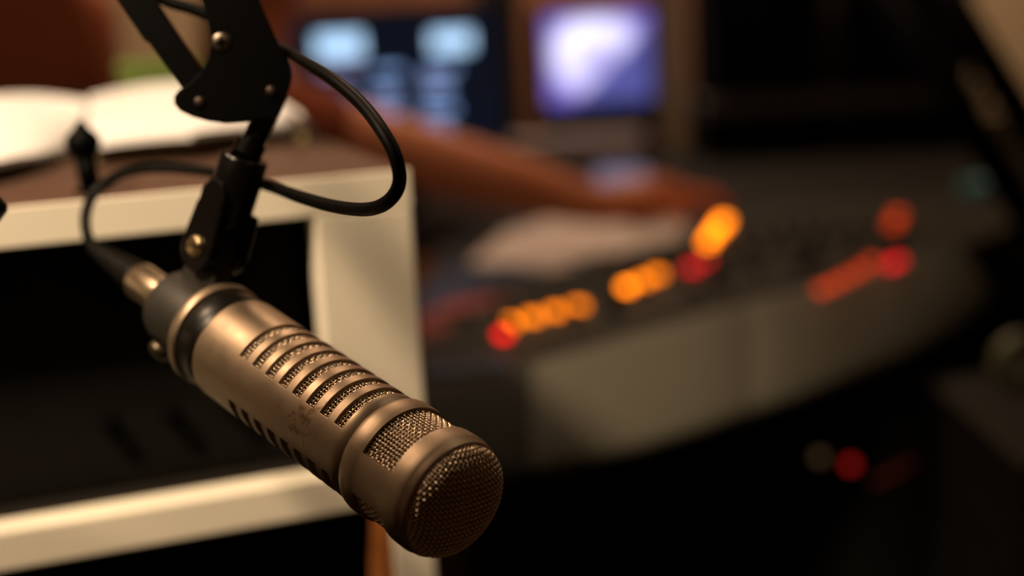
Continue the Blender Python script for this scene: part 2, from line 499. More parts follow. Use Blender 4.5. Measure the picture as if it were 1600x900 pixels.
# slotted brass screw
sc_o = hc + hdir * 0.0125 + sidev * 0.0
MS = frame_to(sc_o, hdir, camdir(1, 0.05, 0))
sg = G()
sg.lathe([(-0.001, 0.0056), (0.0008, 0.0056), (0.0018, 0.0050), (0.0023, 0.0036), (0.0025, 0.0008)], 32, MS)
scr = finish('screw', sg.mesh(), M_BRASS, clamp, True, True, bevel=0.0002, label='brass slotted screw')
sl = G().box(MS @ Vector((-0.0054, -0.0004, 0.0012)), MS.to_3x3() @ Vector((0.0108, 0, 0)), MS.to_3x3() @ Vector((0, 0.0009, 0)), MS.to_3x3() @ Vector((0, 0, 0.0015)))
finish('slot', sl.mesh(), M_BLACK, scr)
# thumb screw under the collar
ka = math.radians(-149)
kd = (MM.to_3x3() @ Vector((math.cos(ka), math.sin(ka), 0))).normalized()
kp = MM @ Vector((0.0192 * math.cos(ka), 0.0192 * math.sin(ka), 0.204))
kn = G().lathe([(0, 0.0022), (0.0012, 0.0022), (0.0014, 0.0054), (0.0030, 0.0063), (0.0056, 0.0060), (0.0074, 0.0043), (0.0081, 0.001)], 32, frame_to(kp, kd))
finish('thumb_screw', kn.mesh(), mat('dark_steel', (0.09, 0.075, 0.05), 0.35, 0.9, 0.15, 90), clamp, True, True, label='small round dark metal screw')

# ------------------------------------------------------------------ boom arm
arm = thing('boom_arm', P(380, 180, 0.71), 'black microphone boom arm with curved side plates and cross-head screw', 'boom arm')
plate_px = [(300, -90), (306, -40), (312, -8), (320, 18), (326, 45), (328, 72), (324, 92), (313, 112), (296, 130), (279, 141), (272, 150), (272, 162),
            (281, 173), (300, 182), (325, 189), (352, 192), (380, 190), (408, 187), (430, 183), (437, 175), (441, 160), (452, 138), (455, 120), (452, 104), (444, 84),
            (430, 58), (414, 22), (400, -12), (388, -50), (380, -90)]
vz = camdir(0, 0, 1)
for nm, D in (('side_plate', AD - 0.010), ('side_plate', AD + 0.0075)):
    fp = G().prism([P(x, y, D) for x, y in plate_px], vz * 0.0022)
    finish(nm, fp.mesh(), M_BLACK, arm, bevel=0.0006)
for x, y in ((346, 66), (312, 160), (424, 143), (340, -50)):
    sp = G().tube([P(x, y, AD - 0.0085), P(x, y, AD - 0.0085) + vz * 0.0175], 0.0035, 16)
    finish('spacer', sp.mesh(), M_BLACK, arm, smooth=False)


def arm_screw(x, y, r, phil, label):
    M = frame_to(P(x, y, AD - 0.010), -vz, camdir(1, -0.1, 0))
    g = G().lathe([(-0.0005, r), (0.0004, r), (0.0009, r * 0.86), (0.0013, r * 0.55), (0.0014, r * 0.1)], 28, M)
    s = finish('screw', g.mesh(), M_STEEL if phil else mat('dull_rivet', (0.05, 0.035, 0.028), 0.45, 0.9), arm, True, True, label=label)
    if phil:
        c = G(); R3 = M.to_3x3()
        c.box(M @ Vector((-r * .5, -r * .1, 0.0012)), R3 @ Vector((r, 0, 0)), R3 @ Vector((0, r * .2, 0)), R3 @ Vector((0, 0, 0.0011)))
        c.box(M @ Vector((-r * .1, -r * .5, 0.0012)), R3 @ Vector((r * .2, 0, 0)), R3 @ Vector((0, r, 0)), R3 @ Vector((0, 0, 0.0011)))
        finish('cross_slot', c.mesh(), M_BLACK, s)


arm_screw(346, 66, 0.0051, True, 'steel cross-head screw')
arm_screw(312, 160, 0.0030, False, 'small rivet')
arm_screw(424, 143, 0.0030, False, 'small rivet')
# lower link tube entering between the plates from upper left
lt = G().prism([P(176, -10, AD - 0.005), P(226, 64, AD - 0.005), P(229, 62, AD - 0.005), P(239, 76, AD - 0.005), P(284, 138, AD - 0.005), P(318, 118, AD - 0.005), P(300, 88, AD - 0.005), P(234, -10, AD - 0.005), P(60, -270, AD - 0.005), P(0, -270, AD - 0.005)], vz * 0.011)
finish('lower_link', lt.mesh(), M_BLACK, arm, bevel=0.0012)
ut = G().prism([P(296, -60, AD - 0.005), P(372, -60, AD - 0.005), P(300, -330, AD - 0.005), P(224, -330, AD - 0.005)], vz * 0.011)
finish('upper_link', ut.mesh(), M_BLACK, arm, bevel=0.0012)
# rod from the plates into the clamp
r0, r1 = P(434, 140, AD + 0.002), sock_t - upv * 0.004
rd = G().tube([r0, r1], 0.0061, 24)
finish('rod', rd.mesh(), M_GLOSS, arm, smooth=True)
dr = (r1 - r0).normalized()
nut_c = sock_t
nt_ = G().tube([nut_c, nut_c + (r0 - r1).normalized() * 0.0075], 0.0078, 24)
finish('lock_nut', nt_.mesh(), M_GLOSS, arm, bevel=0.0005)

# ------------------------------------------------------------------ cable with plug
cab = thing('microphone_cable', L2W(0, 0, 0.232), 'black microphone cable looping beside the boom arm with metal plug', 'cable')
pl = G().lathe([(0.2168, 0.0090), (0.2172, 0.0100), (0.2200, 0.0100), (0.2206, 0.0094), (0.2235, 0.0094), (0.2242, 0.0100), (0.2505, 0.0100), (0.2520, 0.0090)], 40, MM)
finish('plug_shell', pl.mesh(), M_NICKEL, cab, True, True, bevel=0.0003, label='worn nickel plug shell')
bt = G()
prof = [(0.2522, 0.0088), (0.2545, 0.0092)]
for k in range(7):
    z = 0.257 + k * 0.0053; r = 0.0090 - k * 0.00065
    prof += [(z, r), (z + 0.0028, r - 0.0002), (z + 0.0030, r - 0.0010), (z + 0.0042, r - 0.0010)]
prof += [(0.2975, 0.0042), (0.300, 0.0038)]
bt.lathe(prof, 32, MM)
finish('strain_relief', bt.mesh(), M_CABLE, cab, True, True, label='ribbed black rubber boot')
cpts = [L2W(0, 0, 0.290), L2W(0, 0, 0.300), P(136, 366, 0.795), P(134, 335, 0.80), P(147, 303, 0.81), P(180, 276, 0.81), P(230, 263, 0.80), P(290, 264, 0.785),
        P(350, 272, 0.765), P(420, 290, 0.72), P(470, 308, 0.68), P(525, 323, 0.65), P(575, 327, 0.625), P(607, 314, 0.61), P(624, 285, 0.602), P(618, 245, 0.602),
        P(597, 205, 0.61), P(565, 163, 0.63), P(520, 124, 0.655), P(480, 99, 0.685), P(445, 80, AD + 0.012), P(400, 62, AD + 0.0165), P(350, 35, AD + 0.0165), P(300, 14, AD + 0.0165), P(262, 2, AD + 0.0165), P(215, -25, AD + 0.0165), P(150, -110, AD + 0.0165)]
cb = G().tube(smoothpath(cpts, 8), 0.0031, 16)
finish('cord', cb.mesh(), M_CABLE, cab, True, True)

# ------------------------------------------------------------------ black knob poking in at the left edge
kb = thing('clamp_knob', P(-15, 325, 0.69), 'small black knob tip poking in at the far left edge', 'knob')
km = frame_to(P(-42, 325, 0.69), camdir(1, 0, 0), Vector((0, 0, 1)))
finish('grip', G().lathe([(-0.04, 0.004), (-0.004, 0.004), (-0.0035, 0.0085), (0.011, 0.0085), (0.0132, 0.006), (0.0165, 0.0018)], 6, km).mesh(), M_GLOSS, kb, bevel=0.0008)
finish('shaft', G().lathe([(-0.30, 0.003), (-0.004, 0.003)], 12, km).mesh(), M_BLACK, kb, smooth=True)

# ------------------------------------------------------------------ white framed rack cabinet
A20 = math.radians(20)
CW = Vector((math.cos(A20), math.sin(A20), 0)); CN = Vector((-math.sin(A20), math.cos(A20), 0)); CO = Vector((-0.062, 0.917, 0))
def CB(a0, a1, d0, d1, z0, z1):
    return G().box(CO + CW * a0 + CN * d0 + Vector((0, 0, z0)), CW * (a1 - a0), CN * (d1 - d0), (0, 0, z1 - z0))
cabn = thing('rack_cabinet', CO + CW * -0.30 + CN * 0.25, 'cream framed rack cabinet with black open bays behind the microphone', 'cabinet')
CWD = 0.66; DP = 0.50
finish('side_panel', CB(-0.065, 0, 0, 0.022, 0.898, 1.083).mesh(), M_WHITE, cabn, bevel=0.002, label='cream front post')
finish('lower_post', CB(-0.029, 0, 0, 0.022, 0.0, 0.8979).mesh(), M_WHITE, cabn, bevel=0.002, label='narrow cream lower post')
finish('edge_strip', CB(-0.042, -0.0292, 0.001, 0.020, 0.0, 0.883).mesh(), M_ORANGE, cabn, bevel=0.001, label='orange wooden edge strip')
finish('side_panel', CB(-CWD, -CWD + 0.06, 0, 0.022, 0, 1.083).mesh(), M_WHITE, cabn, bevel=0.002)
finish('top_rail', CB(-CWD, 0, 0, 0.003, 1.0832, 1.1070).mesh(), M_WHITE, cabn, bevel=0.0006, label='cream top rail')
finish('shelf_rail', CB(-CWD + 0.0602, -0.030, -0.003, 0.022, 0.884, 0.9105).mesh(), M_WHITE, cabn, bevel=0.002, label='cream shelf rail')
finish('carcass_side', CB(-0.02, 0, 0.0222, DP, 0, 1.083).mesh(), M_DARK, cabn)
finish('carcass_side', CB(-CWD, -CWD + 0.02, 0.0222, DP, 0, 1.083).mesh(), M_DARK, cabn)
finish('back_panel', CB(-CWD, 0, DP + 0.0002, DP + 0.012, 0, 1.083).mesh(), M_DARK, cabn)
finish('shelf', CB(-CWD + 0.0205, -0.0205, 0.0222, DP - 0.001, 0.886, 0.9085).mesh(), M_DARK, cabn)
finish('cabinet_top', CB(-CWD, 0, 0.0032, DP + 0.012, 1.0832, 1.1070).mesh(), M_TOP, cabn, bevel=0.001, label='brown laminate top')
# gear inside the upper bay
def rack_unit(z0, z1, d0, lab, knobs):
    t = thing('rack_unit', CO + CW * -0.33 + CN * (d0 + .1) + Vector((0, 0, z0)), lab, 'rack unit', 'rack units in the cream framed cabinet')
    finish('case', CB(-0.585, -0.075, d0 + 0.0042, d0 + 0.34, z0, z1).mesh(), M_RACK, t, bevel=0.001)
    finish('front_panel', CB(-0.595, -0.068, d0, d0 + 0.004, z0 + .0005, z1 - .0005).mesh(), M_RACK, t, bevel=0.0008)
    for a in knobs:
        finish('control_knob', G().lathe([(0, 0.007), (0.011, 0.006), (0.012, 0.004)], 20, frame_to(CO + CW * a + CN * d0 + Vector((0, 0, (z0 + z1) / 2)), -CN)).mesh(), M_BLACK, t, smooth=False)
rack_unit(0.9090, 0.995, 0.05, 'dark rack unit standing on the cabinet shelf, lower of two', (-0.12, -0.16, -0.20, -0.42))
rack_unit(0.9955, 1.075, 0.05, 'dark rack unit stacked on another, under the cabinet top', (-0.11, -0.19, -0.27))

# things on the cabinet top
bk = thing('open_book', (-0.30, 1.13, 1.108), 'large open book with bright white pages on the rack cabinet', 'book')
ZT = 1.1072
def page(near, far, zn, zf, name, mtl, thick, arch, lab=None, nseg=14):
    """a page block: near and far edges as plan points, its upper surface arched across its width"""
    g = G(); top = []; 
    for j in range(9):
        v = j / 8; row = []
        for i in range(nseg + 1):
            u = i / nseg
            n_ = smooth_at(near, u); f_ = smooth_at(far, u)
            p = Vector((n_[0] + (f_[0] - n_[0]) * v, n_[1] + (f_[1] - n_[1]) * v, 0))
            p.z = zn + (zf - zn) * v + arch(u)
            row.append(p)
        top.append(row)
    verts = [p for r in top for p in r]; n = len(verts)
    verts += [Vector((p.x, p.y, max(ZT + 0.001, p.z - thick))) for p in verts[:n]]
    W = nseg + 1; faces = []
    for j in range(8):
        for i in range(nseg):
            q = (j * W + i, j * W + i + 1, (j + 1) * W + i + 1, (j + 1) * W + i)
            faces += [q, tuple(n + k for k in q[::-1])]
    rim = [i for i in range(W)] + [j * W + nseg for j in range(1, 9)] + [8 * W + i for i in range(nseg - 1, -1, -1)] + [j * W for j in range(7, 0, -1)]
    for k in range(len(rim)):
        a, b = rim[k], rim[(k + 1) % len(rim)]
        faces.append((a, b, n + b, n + a))
    return finish(name, mesh(verts, faces), mtl, bk, smooth=False, label=lab)
def smooth_at(pl_, u):
    x = u * (len(pl_) - 1); i = min(int(x), len(pl_) - 2); t = x - i
    return [pl_[i][k] + (pl_[i + 1][k] - pl_[i][k]) * t for k in range(2)]
def hp(lst, z): return [tuple(H(x, y, z)[:2]) for x, y in lst]
arch1 = lambda u: 0.004 * math.sin(PI * min(1, u * 1.0)) - 0.010 * (u ** 6)
arch0 = lambda u: 0.005 * math.sin(PI * u) - 0.004 * (u ** 5)
page(hp([(134, 226), (200, 222), (300, 216), (400, 198), (487, 184)], 1.124), hp([(140, 150), (220, 138), (300, 134), (400, 140), (470, 155)], 1.147), 1.124, 1.147, 'page_block', M_PAPER, 0.004, arch1, 'bright white right-hand pages')
page(hp([(-160, 288), (-60, 274), (0, 262), (60, 246), (122, 218)], 1.118), hp([(-160, 170), (-60, 162), (0, 158), (60, 152), (136, 150)], 1.147), 1.118, 1.147, 'page_block', M_PAPER, 0.004, arch0, 'overexposed left-hand pages')
page(hp([(134, 233), (200, 229), (300, 222), (400, 204), (489, 189)], 1.1185), hp([(140, 156), (220, 144), (300, 140), (400, 146), (474, 162)], 1.139), 1.1185, 1.139, 'cover', M_EDGE, 0.03, arch1, 'book edge with olive shade painted in')
page(hp([(-160, 296), (-60, 280), (0, 268), (60, 252), (122, 226)], 1.1125), hp([(-160, 176), (-60, 168), (0, 164), (60, 158), (136, 158)], 1.139), 1.1125, 1.139, 'cover', M_EDGE, 0.03, arch0, 'book edge with olive shade painted in')

# dark upright clip in front of the book
cp = H(143, 300, ZT)
clip = thing('gooseneck_stub', cp, 'short dark upright post with pointed head in front of the open book', 'stand')
CPD = 0.90
base = cp
finish('base', G().lathe([(0, 0.010), (0.002, 0.010), (0.004, 0.005)], 24, Matrix.Translation(base)).mesh(), M_BLACK, clip, smooth=False)
hgt = 0.022
finish('stem', G().tube([base + Vector((0, 0, 0.003)), base + Vector((-0.002, 0, hgt))], 0.0066, 16).mesh(), M_BLACK, clip, smooth=True)
finish('head', G().lathe([(0, 0.0066), (0.002, 0.0090), (0.009, 0.0112), (0.014, 0.0095), (0.018, 0.005), (0.023, 0.0020)], 20, Matrix.Translation(base + Vector((-0.002, 0, hgt)))).mesh(), M_BLACK, clip, smooth=True)

# green tin behind the book
gt = thing('green_tin', H(235, 120, 1.1072) * 0 + Vector((-0.385, 1.36, 1.1072)), 'small yellow-green tin standing behind the open book', 'tin')
GC = Vector((-0.318, 1.345, 1.1072))
gt.location = GC
finish('tin_body', G().box(GC - CW * 0.036, CW * 0.072, CN * 0.035, (0, 0, 0.050)).mesh(), M_GREEN, gt, bevel=0.004, segs=3)
finish('lid', G().box(GC - CW * 0.037 - CN * .001 + Vector((0, 0, 0.0502)), CW * 0.074, CN * 0.037, (0, 0, 0.012)).mesh(), M_GREEN, gt, bevel=0.003)

# ------------------------------------------------------------------ desk
desk = thing('studio_desk', (0.5, 2.6, 0), 'large dark studio desk carrying the console and screens', 'desk')
desk_poly = [(-0.05, 1.47), (0.14, 1.60), (0.30, 1.71), (0.45, 1.81), (0.60, 1.95), (0.74, 1.98), (1.45, 2.00), (1.45, 3.95), (-0.75, 3.95), (-0.75, 2.50), (-0.12, 2.42), (-0.12, 1.50)]
finish('desktop', G().prism([(x, y, 0.768) for x, y in desk_poly], (0, 0, 0.032)).mesh(), M_DESK, desk, bevel=0.003)
for x, y in ((-0.70, 3.00), (-0.70, 3.88), (1.40, 2.06), (1.40, 3.88), (0.02, 1.62), (-0.08, 2.40)):
    finish('leg', G().cbox((x, y, 0.3838), 0.05, 0.05, 0.7676).mesh(), M_DESK, desk, bevel=0.002)
finish('modesty_panel', G().prism([(0.06, 1.74, 0.0), (0.66, 2.12, 0.0), (1.37, 2.12, 0.0), (1.37, 2.14, 0.0), (0.65, 2.14, 0.0), (0.05, 1.76, 0.0)], (0, 0, 0.7676)).mesh(), M_DARK, desk)

# ------------------------------------------------------------------ mixing console
cons = thing('mixing_console', (0.3, 1.8, 0.801), 'dark mixing console with orange and red lit buttons and grey padded front', 'console')
UP = [(620, 618), (690, 600), (760, 588), (830, 573), (915, 550), (1000, 524), (1085, 500), (1170, 476), (1235, 460), (1300, 441), (1375, 418), (1450, 396), (1500, 385)]
LO = [(640, 765), (700, 752), (765, 742), (830, 730), (915, 712), (1000, 690), (1090, 664), (1175, 635), (1250, 612), (1330, 580), (1410, 548), (1490, 505), (1548, 460)]
upw = [H(x, y, 0.845) for x, y in UP]; low = [H(x, y, 0.775) for x, y in LO]
def rest(i0, i1, name, m, lab):
    n = 7; verts = []; faces = []; idx = list(range(i0, i1 + 1))
    for i in idx:
        a, b = upw[i], low[i]
        back = (a - b); back.z = 0; back.normalize()
        prof = [a + back * 0.02 + Vector((0, 0, -.002)), a, a.lerp(b, 0.12) + Vector((0, 0, 0.003)), a.lerp(b, 0.5) + Vector((0, 0, 0.007)), a.lerp(b, 0.88) + Vector((0, 0, 0.006)), b, b + Vector((0, 0, -0.010)), b + back * 0.09 + Vector((0, 0, -0.006))]
        verts += prof
    W = 8
    for k in range(len(idx) - 1):
        for j in range(W):
            faces.append((k * W + j, (k + 1) * W + j, (k + 1) * W + (j + 1) % W, k * W + (j + 1) % W))
    faces.append(tuple(range(W))); L = (len(idx) - 1) * W; faces.append(tuple(range(L, L + W))[::-1])
    finish(name, mesh(verts, faces), m, cons, smooth=True, bevel=0.0015, label=lab)
rest(0, 3, 'end_pad', M_SPECK, 'dark speckled end pad')
rest(3, 7, 'arm_rest', M_REST, 'grey padded front rest')
rest(7, 12, 'arm_rest', M_REST, 'grey padded front rest')
# body: follows the rest at the front
front = [Vector((p.x, p.y, 0)) for p in upw]
back_l = [Vector((0.86, 2.16, 0)), Vector((0.72, 2.34, 0)), Vector((0.44, 2.32, 0)), Vector((0.18, 1.90, 0)), Vector((-0.03, 1.65, 0)), Vector((-0.12, 1.50, 0))]
poly = [p + Vector((0, 0, 0.801)) for p in front[1:]] + [p + Vector((0, 0, 0.801)) for p in back_l]
finish('chassis', G().prism(poly, (0, 0, 0.042)).mesh(), M_CONS, cons, bevel=0.004)
def dirat(p):
    return Vector((math.cos(math.radians(36)), math.sin(math.radians(36)), 0)), Vector((-math.sin(math.radians(36)), math.cos(math.radians(36)), 0))
U_, V_ = dirat(None)
# module strips and faders on the top
base0 = Vector((0.02, 1.46, 0.8432))
mod = 0
for k in range(17):
    o = base0 + U_ * (0.045 * k) + V_ * 0.0
    mod_d = 0.20 if k < 3 else (0.30 if k < 7 else 0.34)
    mp_ = finish('channel_strip', G().box(o, U_ * 0.042, V_ * mod_d, (0, 0, 0.003)).mesh(), M_CONS, cons, bevel=0.0008)
    fd = G().box(o + U_ * 0.015 + V_ * (0.07 + 0.03 * math.sin(k * 1.7)) + Vector((0, 0, 0.003)), U_ * 0.012, V_ * 0.022, (0, 0, 0.010))
    finish('fader', fd.mesh(), M_BLACK, mp_, bevel=0.0015)
    for q in (0.155, 0.185, 0.25, 0.29):
        if q + 0.02 > mod_d: continue
        kk = G().lathe([(0, 0.0065), (0.010, 0.0055), (0.011, 0.004)], 16, Matrix.Translation(o + U_ * 0.021 + V_ * q + Vector((0, 0, 0.003))))
        finish('rotary_knob', kk.mesh(), M_BLACK, mp_)
E_OR = emis('orange_light', (1.0, 0.215, 0.004), 6.5)
E_OR2 = emis('orange_light_dim', (1.0, 0.21, 0.004), 3.2)
E_RO = emis('red_orange_light', (1.0, 0.07, 0.008), 1.1)
E_RD = emis('red_light', (1.0, 0.014, 0.012), 3.0)
E_RD2 = emis('red_light_dim', (1.0, 0.010, 0.018), 1.6)
def lit(x, y, m, lab, s=0.0140):
    c = H(x, y, 0.856)
    g = G().box(c - U_ * s / 2 - V_ * s / 2 + Vector((0, 0, -0.008)), U_ * s, V_ * s, (0, 0, 0.008))
    finish('lit_button', g.mesh(), m, cons, bevel=0.001, label=lab)
for x, y in ((795, 500), (832, 490), (868, 481), (903, 473)): lit(x, y, E_OR if x < 800 else E_OR2, 'orange lit button')
lit(786, 517, E_RD, 'red lit button', 0.011)
for x, y in ((982, 443), (1004, 434), (1026, 424)): lit(x, y, E_OR if x < 1000 else E_OR2, 'orange lit button')
for x, y in ((1108, 374), (1113, 366), (1119, 357), (1125, 349), (1130, 341)): lit(x, y, E_OR, 'orange lit button')
lit(1081, 413, E_RD2, 'red lit button'); lit(1103, 402, E_RD2, 'red lit button', 0.008)
for x, y in ((1396, 346), (1402, 332)): lit(x, y, E_RO, 'orange lit button', 0.014)
for i, (x, y) in enumerate(((1284, 447), (1304, 438), (1324, 428), (1344, 417), (1362, 405))): lit(x, y, E_RO, 'orange-red lit button', 0.010)
lit(1392, 408, E_RD2, 'red lit button', 0.011); lit(1404, 402, E_RD2, 'red lit button', 0.010)

# ------------------------------------------------------------------ papers and cloths on the desk
def sheet(name, px, z, th, m, label, cat, warp=0.0, group=None):
    pts = [H(x, y, z) for x, y in px]
    o = finish(name, G().prism(pts, (0, 0, th)).mesh(), m, bevel=min(0.001, th * .3))
    return tag(o, label, cat, group)
sheet('paper_sheet', [(735, 418), (800, 424), (880, 430), (965, 444), (1010, 420), (985, 350), (880, 345), (790, 372)], 0.802, 0.010, M_MAUVE, 'pale paper pad lying under the reaching forearm', 'paper')
sheet('folded_cloth', [(655, 470), (700, 430), (800, 425), (900, 448), (870, 462), (760, 466), (690, 500), (655, 500)], 0.802, 0.012, M_NAVY, 'dark navy folder lying between paper pad and console', 'folder')
sheet('red_folder', [(655, 505), (700, 478), (765, 468), (830, 470), (790, 486), (720, 520), (655, 540)], 0.8165, 0.006, M_RED, 'dark red folder beside the cabinet post', 'folder')
sheet('paper_sheet', [(958, 398), (1062, 374), (1078, 340), (985, 348)], 0.8585, 0.002, M_MAUVE, 'pale paper lying on the console below the hand', 'paper')
bx = G().box((0.0, 3.30, 0.801), (0.325, 0, 0), (0, 0.12, 0), (0, 0, 0.052))
bxo = tag(finish('document_box', bx.mesh(), M_MAUVED, bevel=0.004), 'mauve grey document box standing in front of the violet screen', 'box')
finish('lid', G().box((-0.003, 3.297, 0.8532), (0.331, 0, 0), (0, 0.126, 0), (0, 0, 0.012)).mesh(), M_MAUVED, bxo, bevel=0.003)
sheet('paper_sheet', [(930, 292), (1020, 288), (1005, 264), (935, 262)], 0.802, 0.004, M_BLUEP, 'blue paper lying behind the hand', 'paper')
sheet('blue_strip', [(660, 592), (800, 578), (790, 560), (660, 572)], 0.845, 0.003, M_NAVY, 'dark blue card at left end of console', 'card')

# ------------------------------------------------------------------ flat screen with blue windows
def quadM(tl, tr, bl):
    x = (tr - tl); y = (tl - bl); return tl, x, y
sc = thing('computer_screen', (-0.19, 2.64, 0.801), 'black flat computer screen showing pale blue windows behind the cable loop', 'monitor')
SX, SY0, SW, SH, SB = -0.385, 2.62, 0.385, 0.275, 0.905
def sbox(x0, x1, y0, y1, z0, z1): return G().box((x0, y0, z0), (x1 - x0, 0, 0), (0, y1 - y0, 0), (0, 0, z1 - z0))
finish('housing', sbox(SX - .012, SX + SW + .012, SY0 + .0005, SY0 + 0.04, SB - .018, SB + SH + .014).mesh(), M_RACK, sc, bevel=0.004)
finish('stand_neck', sbox(SX + SW / 2 - .03, SX + SW / 2 + .03, SY0 + .041, SY0 + .06, 0.812, 0.99).mesh(), M_RACK, sc, bevel=0.002)
finish('stand_base', sbox(SX + SW / 2 - .10, SX + SW / 2 + .10, SY0 - .03, SY0 + .13, 0.801, 0.8118).mesh(), M_RACK, sc, bevel=0.003)
scr_ = finish('screen', sbox(SX, SX + SW, SY0 - .001, SY0 + .0003, SB, SB + SH).mesh(), emis('screen_dark_blue', (0.02, 0.025, 0.05), 0.25), sc)
E_W = emis('window_pale_blue', (0.47, 0.71, 1.0), 1.42); E_R1 = emis('row_blue', (0.24, 0.38, 0.72), 1.3); E_R2 = emis('row_grey_violet', (0.34, 0.30, 0.55), 0.9); E_R0 = emis('row_dim', (0.10, 0.16, 0.34), 0.45)
def onscreen(x0, y0, x1, y1, m, nm):
    """content drawn on the screen between photo positions, carried to the screen's plane"""
    def hit(x, y):
        a = CM.translation; b = P(x, y, 1.0) - a; t = (SY0 - 0.0015 - a.y) / b.y; return a + b * t
    A, B = hit(x0, y0), hit(x1, y1)
    finish(nm, sbox(min(A.x, B.x), max(A.x, B.x), SY0 - .0016, SY0 - .0011, min(A.z, B.z), max(A.z, B.z)).mesh(), m, scr_)
onscreen(492, 55, 568, 88, E_W, 'bright_window'); onscreen(672, 50, 738, 78, E_W, 'bright_window')
y = 108
k = 0
while y < 215:
    for (x0, x1) in ((500, 560), (585, 628), (662, 712)):
        if y < 125 and x0 < 600 and k % 2: continue
        mm = [E_R0, E_R1, E_R2, E_R1][(k + (x0 // 50)) % 4]
        if x0 == 500 and y > 190: continue
        onscreen(x0, y, x1 - (k * 13 % 17), y + 7, mm, 'text_row')
    y += 15; k += 1
# ------------------------------------------------------------------ old tube monitor in a wooden hutch
def crt_screen_mat():
    m = bpy.data.materials.new('violet_screen'); m.use_nodes = True; nt = m.node_tree
    nt.nodes.remove(nt.nodes['Principled BSDF'])
    e = nt.nodes.new('ShaderNodeEmission')
    tc = nt.nodes.new('ShaderNodeTexCoord'); sp_ = nt.nodes.new('ShaderNodeSeparateXYZ'); nt.links.new(tc.outputs['Generated'], sp_.inputs[0])
    # dark wedge at lower right of the picture shown: u*0.9 - v > t
    m1 = nt.nodes.new('ShaderNodeMath'); m1.operation = 'MULTIPLY_ADD'; m1.inputs[1].default_value = 1.15; m1.inputs[2].default_value = -0.28
    nt.links.new(sp_.outputs['X'], m1.inputs[0])
    m2 = nt.nodes.new('ShaderNodeMath'); m2.operation = 'SUBTRACT'; nt.links.new(m1.outputs[0], m2.inputs[0]); nt.links.new(sp_.outputs['Z'], m2.inputs[1])
    r = nt.nodes.new('ShaderNodeMapRange'); r.inputs[1].default_value = -0.06; r.inputs[2].default_value = 0.06; nt.links.new(m2.outputs[0], r.inputs[0])
    gd = nt.nodes.new('ShaderNodeVectorMath'); gd.operation = 'DISTANCE'; gd.inputs[1].default_value = (0.43, 0.5, 0.62); nt.links.new(tc.outputs['Generated'], gd.inputs[0])
    r2 = nt.nodes.new('ShaderNodeMapRange'); r2.inputs[1].default_value = 0.12; r2.inputs[2].default_value = 0.62; nt.links.new(gd.outputs['Value'], r2.inputs[0])
    a = nt.nodes.new('ShaderNodeMix'); a.data_type = 'RGBA'; a.inputs[6].default_value = (1.6, 1.55, 1.9, 1); a.inputs[7].default_value = (0.24, 0.17, 0.72, 1); nt.links.new(r2.outputs[0], a.inputs[0])
    b = nt.nodes.new('ShaderNodeMix'); b.data_type = 'RGBA'; b.inputs[7].default_value = (0.10, 0.10, 0.36, 1); nt.links.new(a.outputs[2], b.inputs[6]); nt.links.new(r.outputs[0], b.inputs[0])
    nt.links.new(b.outputs[2], e.inputs[0]); e.inputs[1].default_value = 1.0
    nt.links.new(e.outputs[0], nt.nodes['Material Output'].inputs[0]); return m
tv = thing('tube_monitor', (0.237, 3.6, 0.801), 'black tube monitor with glowing white and violet picture', 'monitor')
TX0, TX1, TY, TZ0, TZ1 = 0.112, 0.365, 3.47, 0.930, 1.143
fr = G()
fr.add(sbox(TX0 - .03, TX1 + .012, TY, TY + .03, TZ1, TZ1 + .02).v, sbox(0, 1, 0, 1, 0, 1).f)
for q in (sbox(TX0 - .03, TX0, TY, TY + .03, TZ0, TZ1), sbox(TX1, TX1 + .012, TY, TY + .03, TZ0, TZ1), sbox(TX0 - .03, TX1 + .012, TY, TY + .03, TZ0 - .10, TZ0)):
    fr.add(q.v, q.f)
finish('bezel', fr.mesh(), M_RACK, tv, bevel=0.003)
tz = G().prism([(TX0 - .025, TY + .031, 0.835), (TX1 + .010, TY + .031, 0.835), (TX1 + .010, TY + .031, 1.16), (TX0 - .025, TY + .031, 1.16)], (0, 0.12, 0))
finish('case', tz.mesh(), M_RACK, tv, bevel=0.006)
finish('tube_neck', sbox(TX0 + .03, TX1 - .05, TY + .152, TY + .26, 0.86, 1.10).mesh(), M_RACK, tv, bevel=0.02)
finish('foot', sbox(TX0 + .02, TX1 - .04, TY + .02, TY + .16, 0.801, 0.8345).mesh(), M_RACK, tv, bevel=0.004)
# gently curved glass
gl = []; fl = []
for j in range(9):
    for i in range(11):
        u, v = i / 10, j / 8
        gl.append((TX0 + (TX1 - TX0) * u, TY + .020 - 0.012 * (1 - (2 * u - 1) ** 2) * (1 - (2 * v - 1) ** 2), TZ0 + (TZ1 - TZ0) * v))
for j in range(8):
    for i in range(10): fl.append((j * 11 + i, j * 11 + i + 1, (j + 1) * 11 + i + 1, (j + 1) * 11 + i))
finish('screen', mesh(gl, fl), crt_screen_mat(), tv, smooth=True, label='glowing white and violet picture')

hu = thing('monitor_hutch', (0.22, 3.6, 0.801), 'brown wooden hutch framing the violet monitor', 'shelf')
finish('side_panel', sbox(0.372 + .012, 0.445, 3.44, 3.80, 0.801, 1.30).mesh(), M_BEIGE, hu, bevel=0.003, label='beige right side panel')
finish('side_panel', sbox(-0.055, 0.055, 3.46, 3.80, 0.801, 1.30).mesh(), M_SHELF, hu, bevel=0.003)  # darker brown paints in the shadow on this left panel
finish('top_panel', sbox(-0.055, 0.445, 3.44, 3.80, 1.3002, 1.32).mesh(), M_SHELF, hu, bevel=0.003)

